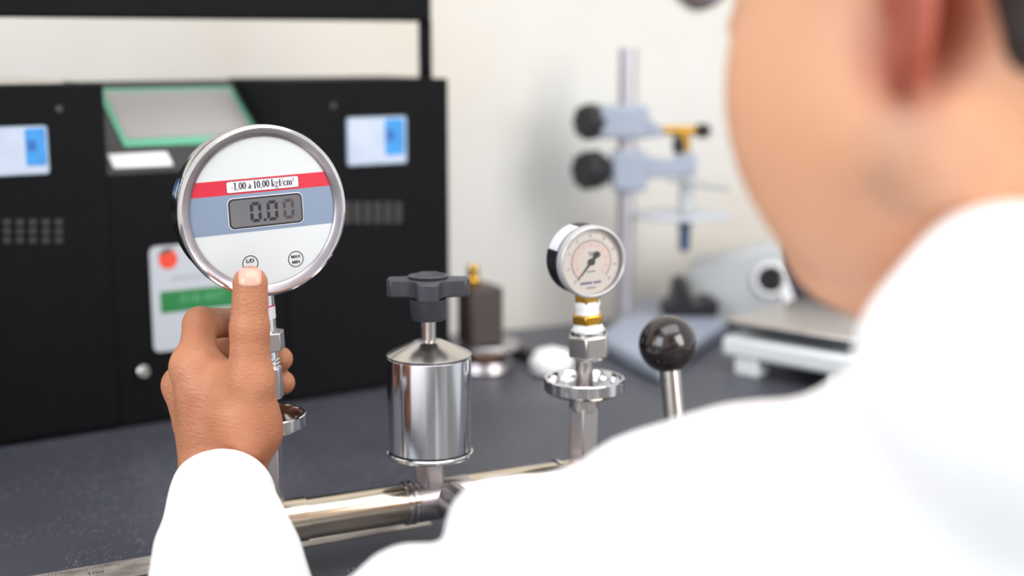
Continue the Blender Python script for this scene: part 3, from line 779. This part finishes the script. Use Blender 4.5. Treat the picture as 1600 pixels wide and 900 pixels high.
# grey instrument with round port
q = Vector((P(1165, 450, 1.66).x, 1.66, 0))
gi = thing('grey_instrument', 'light grey wedge-topped instrument with round black port on the right background', 'instrument', q, (0, 0, R(-12)))
mm2 = 1.66 / FPX / 0.985
def ix(px): return (px - 1165) * mm2
zi = lambda py: zpix(py, 1.66)
b = MB(); b.prism([(ix(1085), 0), (ix(1222), 0), (ix(1222), zi(384)), (ix(1205), zi(378)), (ix(1078), zi(413)), (ix(1078), zi(462)), (ix(1092), zi(474))], -0.03, 0.05, 'y'); b.build('housing', LIGHTGREY, gi, bevel=0.004)
b = MB(); b.lathe([(0.021, -0.030), (0.021, -0.036), (0.017, -0.036), (0.016, -0.031)], 36, 'y', (ix(1204), 0, zi(428))); b.build('port_ring', mat('white_enamel', (232, 232, 234), 0.35), gi)
b = MB(); b.lathe([(0.0165, -0.0302), (0.0165, -0.034)], 36, 'y', (ix(1203), 0, zi(428))); b.build('port', BLACK, gi)
b = MB(); b.prism([(ix(1214), zi(405)), (ix(1222), zi(405)), (ix(1250), zi(492)), (ix(1236), zi(496)), (ix(1222), zi(470))], -0.034, -0.020, 'y'); b.build('white_bracket', MATS['white_enamel'], gi, bevel=0.002)
b = MB(); b.prism([(ix(1222), 0), (ix(1360), 0), (ix(1360), zi(400)), (ix(1300), zi(375)), (ix(1226), zi(380))], -0.018, 0.05, 'y'); b.build('motor_housing', mat('dark_plum_casing', (48, 42, 56), 0.5), gi, bevel=0.006)

# electronic balance
q = G(1338, 622)
ba = thing('electronic_balance', 'white electronic balance with square steel pan at the right of the bench', 'scale', (q.x, q.y, 0), (0, 0, R(48)))
WP = mat('white_balance_plastic', (226, 231, 233), 0.4)
b = MB(); b.box(0.0, 0.20, 0.0, 0.16, 0.018, 0.040); b.build('body', WP, ba, bevel=0.005)
for fx, fy in ((0.012, 0.02), (0.012, 0.13), (0.17, 0.02), (0.17, 0.13)):
    b = MB(); b.box(fx - 0.010, fx + 0.014, fy - 0.014, fy + 0.014, 0.0, 0.020); b.build('foot', WP, ba, bevel=0.002)
b = MB(); b.cyl(0.02, 0.040, 0.050, 24, o=(0.10, 0.08, 0)); b.build('pan_support', BLACK, ba)
b = MB(); b.box(0.004, 0.19, 0.004, 0.155, 0.049, 0.055); b.build('pan_tray', mat('dark_pan_edge', (92, 96, 104), 0.3, 0.6), ba, bevel=0.002)
b = MB(); b.box(0.0, 0.194, 0.0, 0.159, 0.055, 0.059); b.build('pan', STEEL, ba, bevel=0.002)

# steel ruler in the near corner of the bench
r0 = G(228, 872)
q = Vector((r0.x, r0.y, 0))
ru = thing('steel_ruler', 'worn steel ruler lying at the near left edge of the bench', 'ruler', q, (0, 0, R(27)))
b = MB(); b.box(-0.11, 0.20, -0.030, 0.0, 0.0, 0.0012); blade = b.build('blade', mat('worn_ruler_steel', (206, 198, 188), 0.45, 0.35, rgb2=(140, 132, 126), nscale=90, stretch=(0.3, 1, 1)), ru, bevel=0.0003)
segs = [(-0.11 + 0.002 * k, -0.002, -0.11 + 0.002 * k, -0.002 - (0.008 if k % 5 == 0 else 0.0045), 0.0003) for k in range(155)]
bb = MB()
for xx0, zz0, xx1, zz1, w in segs: bb.box(xx0 - w / 2, xx0 + w / 2, zz1, zz0, 0.0012, 0.00125)
bb.build('graduations', INK, blade, smooth=False)
for body, xx in (('100', -0.036), ('10', 0.004)):
    cu = bpy.data.curves.new('t', 'FONT'); cu.body = body; cu.size = 0.0075; cu.align_x = 'CENTER'; cu.align_y = 'CENTER'
    oo = bpy.data.objects.new('t', cu); me = bpy.data.meshes.new_from_object(oo); bpy.data.objects.remove(oo)
    me.transform(Matrix.Translation((xx, -0.0145, 0.0013)))
    link('ruler_number', me, INK, blade, smooth=False)

# ================================================================== PERSON
A = lambda v: np.array(v, np.float32)
BETA = R(43)
Fh = Vector((-math.sin(BETA), math.cos(BETA), 0)); Lh = Vector((-math.cos(BETA), -math.sin(BETA), 0))
PROOT = Vector((0.24, 0.47, -0.75))
wrist = P(346, 745, 0.795)
elbow = P(375, 1185, 0.55)
def under(px, py, Y, r, nx=0.0, ny=1.0):       # centre of a ball of radius r whose outline passes px, py
    k = r * FPX / (Y * 1.02)
    return P(px + nx * k, py + ny * k, Y)
shoulder = under(1150, 632, 0.53, 0.070)
neckb = P(1680, 540, 0.50)
r_shoulder = Vector((0.33, 0.60, 0.17))
# ---- hand (left hand around the gauge stem, thumb on the button)
J = lambda px, py, Y: A(P(px, py, Y))
yface = gc.y - 0.0068
I_M, I_P, I_D, I_T = J(305, 574, .808), J(313, 506, .834), J(368, 504, .862), J(408, 508, .858)
M_M, M_P, M_D, M_T = J(284, 602, .826), J(314, 548, .866), J(392, 545, .878), J(438, 561, .857)
R_M, R_P, R_D, R_T = J(297, 634, .846), J(322, 606, .880), J(402, 600, .888), J(442, 598, .860)
P_M, P_P, P_D, P_T = J(300, 664, .850), J(340, 645, .884), J(392, 642, .890), J(412, 640, .872)
W1, W2 = J(331, 742, .802), J(364, 744, .798)
T_C, T_M, T_I, T_T = J(389, 672, .792), J(391, 596, .786), J(390, 513, .788), J(391, 443, .789)
EL = A(elbow)
def hand_sdf(p):
    d = rc(p, W1, I_M, .0150, .0125)
    d = smin(d, rc(p, W1, M_M, .0150, .0118), .010)
    d = smin(d, rc(p, W1, R_M, .0145, .0115), .010)
    d = smin(d, rc(p, W2, P_M, .0150, .0115), .012)
    d = smin(d, rc(p, W2, I_M, .0150, .0120), .012)
    d = smin(d, rc(p, W2, T_C, .0155, .0165), .012)
    d = smin(d, rc(p, J(360, 660, .808), J(345, 610, .806), .020, .017), .016)
    th = rc(p, T_C, T_M, .0172, .0134)
    th = smin(th, rc(p, T_M, T_I, .0130, .0114), .008)
    th = smin(th, rc(p, T_I, T_T, .0112, .0105), .004)
    d = smin(d, th, .016)
    d = smin(d, rc(p, J(375, 640, .792), J(372, 600, .794), .014, .008), .014)
    def fin(a, b, c, e, r):
        f = rc(p, a, b, r[0], r[1])
        f = smin(f, rc(p, b, c, r[1], r[2]), .004)
        return smin(f, rc(p, c, e, r[2], r[3]), .004)
    fs = fin(I_M, I_P, I_D, I_T, (.0122, .0104, .0092, .0080))
    d = smin(d, fs, .007)
    d = smin(d, ell(p, I_M, (.0128, .0128, .0125)), .006)
    for (a, b_, c_, e, r) in ((M_M, M_P, M_D, M_T, (.0120, .0102, .0092, .0082)), (R_M, R_P, R_D, R_T, (.0115, .0098, .0090, .0080)), (P_M, P_P, P_D, P_T, (.0105, .0088, .0078, .0070))):
        d = smin(d, fin(a, b_, c_, e, r), .0045)
    d = smin(d, rc(p, (W1 + W2) / 2, EL, .0195, .030), .012)
    d = smin(d, rc(p, W1, EL + (W1 - W2) * .5, .0148, .026), .010)
    return d
pts = np.stack([I_M, I_P, M_M, M_P, M_T, R_P, R_T, P_P, T_T, W1, W2, P_D])
lo = pts.min(0) - .026; hi = pts.max(0) + .020
lo[1] -= .05; lo[2] -= .02
hand_parts = surface(hand_sdf, lo, hi, .0011)

# ---- head, neck
TILT = R(12)
up0 = Vector((0, 0, 1))
fH = (Fh * math.cos(TILT) - up0 * math.sin(TILT)); uH = (up0 * math.cos(TILT) + Fh * math.sin(TILT)); lH = Lh
HM = np.array([list(lH), list(fH), list(uH)], np.float32)
hc = P(1456, 128, 0.42) - (lH * .082 - fH * .014 - uH * .034)
HC = A(hc)
def hl(l, f, u): return A(hc + lH * l + fH * f + uH * u)
NB = A(neckb)
def head_sdf(p):
    d = ell(p, hl(0, -.012, .045), (.077, .098, .088), HM)
    d = smin(d, ell(p, hl(0, .040, -.015), (.061, .056, .090), HM), .03)
    for s in (1, -1):
        d = smin(d, rc(p, hl(.052 * s, .010, -.052), hl(.018 * s, .064, -.082), .027, .025), .028)
        d = smin(d, ell(p, hl(.046 * s, .049, -.032), (.028, .040, .052), HM), .02)
        d = smin(d, rc(p, hl(.050 * s, .058, .022), hl(.012 * s, .087, .022), .009, .009), .018)
    d = smin(d, ell(p, hl(0, .068, -.086), (.020, .018, .016), HM), .018)
    d = smin(d, rc(p, hl(0, .088, .012), hl(0, .099, -.030), .007, .0110), .012)
    for s in (1, -1):
        d = smin(d, ell(p, hl(.011 * s, .090, -.034), (.008, .010, .007), HM), .006)
        d = smax(d, -ell(p, hl(.032 * s, .103, .006), (.016, .012, .010), HM), .010)
        d = smin(d, ell(p, hl(.031 * s, .084, .006), (.013, .0125, .0125), HM), .003)
    d = smin(d, ell(p, hl(0, .092, -.060), (.024, .010, .006), HM), .006)
    d = smin(d, ell(p, hl(0, .091, -.071), (.021, .010, .006), HM), .006)
    d = smin(d, rc(p, hl(0, -.045, -.03), NB, .054, .056), .03)
    # ears
    for s in (1, -1):
        q = hl(.080 * s, -.010, -.002)
        ax1 = (lH * s * .62 - fH * .78).normalized(); ax2 = (uH * .97 - fH * .2).normalized(); ax3 = ax1.cross(ax2).normalized(); ax2 = ax3.cross(ax1)
        EM = np.array([list(ax1), list(ax2), list(ax3)], np.float32)
        e = ell(p, q, (.0175, .033, .0065), EM)
        e = smin(e, ell(p, A(Vector(q) - ax2 * .026 - ax1 * .004), (.009, .010, .005), EM), .006)
        e = smax(e, -ell(p, A(Vector(q) + ax3 * (.006 if ax3.dot(fH) > 0 else -.006) - ax1 * .002), (.011, .022, .004), EM), .003)
        d = smin(d, e, .006)
    return d
TB = neckb + Vector((0.02, -0.02, -0.12))
def torso_sdf(p):
    d = rc(p, A(shoulder), A(r_shoulder), .050, .050)
    d = smin(d, rc(p, A(TB), A((0.27, 0.44, -0.35)), .10, .12), .08)
    d = smin(d, rc(p, A(shoulder), EL, .042, .038), .04)
    return smin(d, rc(p, NB, A(TB), .058, .09), .05)
def body_sdf(p): return smin(head_sdf(p), torso_sdf(p), .03)
body_parts = surface(body_sdf, (-.20, .28, -.45), (.46, .78, .53), .0045)

def skin_mat():
    m = mat('skin', (190, 128, 94), 0.48, sss=0.12, rgb2=(176, 112, 80), nscale=32)
    nt = m.node_tree; bs = nt.nodes['Principled BSDF']
    tc = nt.nodes.new('ShaderNodeTexCoord')
    # tattoo on the side of the neck
    prev = bs.inputs['Base Color'].links[0].from_socket
    tp = on_neck - PROOT
    ds = nt.nodes.new('ShaderNodeVectorMath'); ds.operation = 'DISTANCE'; ds.inputs[1].default_value = tp
    nt.links.new(tc.outputs['Object'], ds.inputs[0])
    n3 = nt.nodes.new('ShaderNodeTexNoise'); n3.inputs['Scale'].default_value = 90; nt.links.new(tc.outputs['Object'], n3.inputs['Vector'])
    ad = nt.nodes.new('ShaderNodeMath'); ad.operation = 'MULTIPLY_ADD'; ad.inputs[1].default_value = 0.03; nt.links.new(n3.outputs['Fac'], ad.inputs[0]); nt.links.new(ds.outputs['Value'], ad.inputs[2])
    mr = nt.nodes.new('ShaderNodeMapRange'); mr.inputs[1].default_value = 0.030; mr.inputs[2].default_value = 0.042; mr.inputs[3].default_value = 0.28; mr.inputs[4].default_value = 0.0
    nt.links.new(ad.outputs[0], mr.inputs[0])
    mx = nt.nodes.new('ShaderNodeMixRGB'); mx.inputs[2].default_value = lin((128, 112, 104))
    nt.links.new(mr.outputs[0], mx.inputs[0]); nt.links.new(prev, mx.inputs[1]); nt.links.new(mx.outputs[0], bs.inputs['Base Color'])
    def blob(sock, pos, r0, r1, col, amt):
        d_ = nt.nodes.new('ShaderNodeVectorMath'); d_.operation = 'DISTANCE'; d_.inputs[1].default_value = pos; nt.links.new(tc.outputs['Object'], d_.inputs[0])
        m_ = nt.nodes.new('ShaderNodeMapRange'); m_.interpolation_type = 'SMOOTHSTEP'; m_.inputs[1].default_value = r0; m_.inputs[2].default_value = r1; m_.inputs[3].default_value = amt; m_.inputs[4].default_value = 0
        nt.links.new(d_.outputs['Value'], m_.inputs[0])
        x_ = nt.nodes.new('ShaderNodeMixRGB'); x_.inputs[2].default_value = lin(col); nt.links.new(m_.outputs[0], x_.inputs[0]); nt.links.new(sock, x_.inputs[1])
        return x_.outputs[0]
    so = blob(prev, hc - PROOT, 0.25, 0.32, (226, 170, 134), 0.75)       # paler head and neck: the strong light there is painted into the skin
    nt.links.new(so, mx.inputs[1])
    so = blob(mx.outputs[0], Vector(map(float, hl(.086, -.008, -.014))) - PROOT, 0.020, 0.036, (146, 46, 30), 0.88)   # ear redness and the shade behind it, painted as dark red
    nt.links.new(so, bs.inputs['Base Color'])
    # fine skin relief
    vo = nt.nodes.new('ShaderNodeTexVoronoi'); vo.inputs['Scale'].default_value = 520
    mp = nt.nodes.new('ShaderNodeMapping'); mp.inputs['Scale'].default_value = (0.55, 0.8, 1.4)
    nt.links.new(tc.outputs['Object'], mp.inputs['Vector']); nt.links.new(mp.outputs['Vector'], vo.inputs['Vector'])
    nz = nt.nodes.new('ShaderNodeTexNoise'); nz.inputs['Scale'].default_value = 160; nz.inputs['Detail'].default_value = 6
    nt.links.new(mp.outputs['Vector'], nz.inputs['Vector'])
    ma = nt.nodes.new('ShaderNodeMath'); ma.operation = 'ADD'; nt.links.new(vo.outputs['Distance'], ma.inputs[0]); nt.links.new(nz.outputs['Fac'], ma.inputs[1])
    mp2 = nt.nodes.new('ShaderNodeMapping'); mp2.inputs['Scale'].default_value = (0.22, 0.22, 1.0)
    nt.links.new(tc.outputs['Object'], mp2.inputs['Vector'])
    nk_ = nt.nodes.new('ShaderNodeTexNoise'); nk_.inputs['Scale'].default_value = 620; nk_.inputs['Detail'].default_value = 3; nt.links.new(mp2.outputs['Vector'], nk_.inputs['Vector'])
    prev_h = ma.outputs[0]
    for pos, r0, r1, amt in ((Vector(map(float, T_I)) - PROOT, 0.0105, 0.0145, 2.6), (Vector(map(float, I_M)) - PROOT, 0.010, 0.018, 1.2)):
        d_ = nt.nodes.new('ShaderNodeVectorMath'); d_.operation = 'DISTANCE'; d_.inputs[1].default_value = pos; nt.links.new(tc.outputs['Object'], d_.inputs[0])
        m_ = nt.nodes.new('ShaderNodeMapRange'); m_.interpolation_type = 'SMOOTHSTEP'; m_.inputs[1].default_value = r0; m_.inputs[2].default_value = r1; m_.inputs[3].default_value = amt; m_.inputs[4].default_value = 0
        nt.links.new(d_.outputs['Value'], m_.inputs[0])
        mu = nt.nodes.new('ShaderNodeMath'); mu.operation = 'MULTIPLY_ADD'; nt.links.new(nk_.outputs['Fac'], mu.inputs[0]); nt.links.new(m_.outputs[0], mu.inputs[1]); nt.links.new(prev_h, mu.inputs[2])
        prev_h = mu.outputs[0]
    bp = nt.nodes.new('ShaderNodeBump'); bp.inputs['Strength'].default_value = 0.25; bp.inputs['Distance'].default_value = 0.0012
    nt.links.new(prev_h, bp.inputs['Height']); nt.links.new(bp.outputs['Normal'], bs.inputs['Normal'])
    return m
on_neck = P(1450, 262, 0.43)
person = thing('person', 'person in a white lab coat leaning in, left thumb pressing the gauge button', 'person', PROOT)
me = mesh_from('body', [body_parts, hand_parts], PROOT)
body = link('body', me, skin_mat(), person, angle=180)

# thumb nail, laid onto the skin
def on_skin(px, py):
    o_ = A((0, 0, ZC)); r_ = A(ray(px, py).normalized()); t = 0.70
    for _ in range(60):
        q_ = o_ + r_ * t; dd = float(hand_sdf(q_[None, :])[0]); t += min(dd * 0.8, 0.02)
        if t > 0.83: t = 0.80; break
        if abs(dd) < 1e-5: break
    return o_ + r_ * t
def hand_n(q):
    e = 6e-4; g_ = [float(hand_sdf((q + e * A(v))[None, :])[0] - hand_sdf((q - e * A(v))[None, :])[0]) for v in ((1, 0, 0), (0, 1, 0), (0, 0, 1))]
    g_ = np.array(g_); return g_ / (np.linalg.norm(g_) + 1e-9)
nu, nv = 17, 15; vs, fs = [], []
for layer in (0, 1):
    for j in range(nv):
        v = j / (nv - 1) * 2 - 1
        for i in range(nu):
            u = i / (nu - 1) * 2 - 1
            mxx = max(abs(u), abs(v)); k = mxx / max((abs(u) ** 5 + abs(v) ** 5) ** 0.2, 1e-6) if mxx else 1.0
            q_ = on_skin(390.5 + 17.5 * u * k, 433 + 14 * v * k)
            vs.append(q_ + hand_n(q_) * ((0.0006 if mxx < 0.99 else 0.0003) if layer == 0 else -0.0012))
nt_ = nu * nv
for j in range(nv - 1):
    for i in range(nu - 1):
        a_ = j * nu + i; fs.append((a_, a_ + nu, a_ + nu + 1, a_ + 1)); fs.append((nt_ + a_, nt_ + a_ + 1, nt_ + a_ + nu + 1, nt_ + a_ + nu))
rimi = [i for i in range(nu)] + [j * nu + nu - 1 for j in range(1, nv)] + [(nv - 1) * nu + i for i in range(nu - 2, -1, -1)] + [j * nu for j in range(nv - 2, 0, -1)]
for a_, c_ in zip(rimi, rimi[1:] + rimi[:1]): fs.append((a_, c_, nt_ + c_, nt_ + a_))
nb = MB().add([Vector(map(float, v)) - PROOT for v in vs], fs)
nail = nb.build('thumb_nail', mat('pale_pink_nail', (222, 168, 150), 0.28, coat=0.2), person)
nail.data.shade_smooth()

# ---- lab coat
def fold(p, s): return s * np.sin(p[..., 0] * 61 + np.sin(p[..., 1] * 37) * 1.5 + p[..., 2] * 43) * np.sin(p[..., 2] * 57 + p[..., 1] * 29)
ARM = [(shoulder, .070), (under(1000, 680, .535, .066, .25, .97), .066), (under(880, 744, .545, .057, .36, .93), .057), (elbow, .049)]
FOLDS = [(P(792, 845, .550), .028), (P(880, 860, .55), .034), (P(650, 934, .552), .0255), (P(720, 1000, .55), .036)]
COLLAR = P(1640, 592, .42)
def coat_sdf(p):
    d = None
    for ch in (ARM, FOLDS[:2], FOLDS[2:]):
        for (a, ra), (c, rb) in zip(ch[:-1], ch[1:]):
            e = rc(p, A(a), A(c), ra, rb)
            d = e if d is None else smin(d, e, .006)
    d = smin(d, rc(p, A(shoulder), A(COLLAR) + A((.02, .03, -.11)), .070, .070), .014)
    d = smin(d, rc(p, A(COLLAR), A(COLLAR) + A((.05, .0, .0)), .0590, .0590), .012)
    d = smin(d, rc(p, A(COLLAR) + A((.03, .06, -.03)), A(r_shoulder), .070, .070), .04)
    d = smin(d, rc(p, A(TB), A((0.26, 0.43, -0.40)), .12, .16), .06)
    d = smin(d, rc(p, A(elbow), A(elbow) * .7 + A(wrist) * .3, .050, .046), .02)
    d = d + fold(p, .0025)
    nk = rc(p, hl(0, -.045, -.03), NB, .054, .056) - .003
    d = smax(d, -smax(nk, A(COLLAR)[2] - .03 - p[..., 2], .01), .004)
    return d
coat_parts = surface(coat_sdf, (-.24, .22, -.56), (.56, .80, .42), .0045)
fdir = (A(wrist) - EL); fdir /= np.linalg.norm(fdir)
CUFF = A(P(346, 747, .79)) - fdir * .015
def sleeve_sdf(p):
    d = rc(p, EL, A(wrist) + fdir * .02, .0585, .0262)
    d = d + fold(p * 1.2, .0014)
    inner = rc(p, EL, A(wrist) + fdir * .02, .0550, .0226)
    t = (p - CUFF) @ fdir
    d = smax(d, t, .003)
    return smax(d, -smax(inner, -(t + .005), .002), .001)
s_pts = np.stack([EL, A(wrist)])
sleeve_parts = surface(sleeve_sdf, s_pts.min(0) - .062, s_pts.max(0) + .05, .0016)
COATM = mat('white_cotton', (250, 250, 252), 0.8, bump=0.15, bscale=900)
link('lab_coat', mesh_from('lab_coat', [coat_parts, sleeve_parts], PROOT), COATM, person, angle=180)

# ---- hair
def hair_sdf(p):
    d = head_sdf(p) - .004
    q = (p - HC) @ HM.T
    back = smax(-(q[..., 2] + .038), q[..., 1] + .026, .012)          # nape
    top = smax(-(q[..., 2] - .030), q[..., 1] - .072 + .5 * np.maximum(.085 - q[..., 2], 0), .012)   # over the ear and up to the brow
    return smax(smax(d, np.minimum(back, top), .008), -(d + .009), .002)
hp = surface(hair_sdf, HC - .13, HC + .16, .0030)
link('hair', mesh_from('hair', [hp], PROOT), mat('dark_brown_hair', (44, 34, 32), 0.6, noise=0.4, nscale=120, bump=0.6, bscale=400), person, angle=180)
# ---- spectacles
gl = thing('spectacles', 'grey metal spectacles worn on the face, lower rim at the top edge', 'glasses', hl(0, .10, .0))
gl.location = Vector(map(float, hl(0, .112, .041)))
RIM = mat('grey_metal_rim', (128, 134, 150), 0.35, 0.6)
def g2w(l, f, u): return lH * l + fH * f + uH * u
for s in (1, -1):
    ringp = [g2w(s * .034 + .027 * math.cos(a), -.010 * abs(math.cos(a)) * (1 if math.cos(a) * s > 0 else 0), .021 * math.sin(a)) for a in [2 * math.pi * k / 28 for k in range(29)]]
    rm = MB().tube(ringp, .0022, 8).build('rim', RIM, gl)
    MB().add([tuple(v) for v in ringp[:-1]] , [tuple(range(28))]).build('lens', GLASS, gl, smooth=False)
    MB().tube([g2w(s * .061, -.010, .006), g2w(s * .082, -.060, .008), g2w(s * .086, -.118, .012)], .0016, 8).build('temple', RIM, gl)
MB().tube([g2w(-.008, 0, .004), g2w(0, .003, .007), g2w(.008, 0, .004)], .0016, 8).build('bridge', RIM, gl)
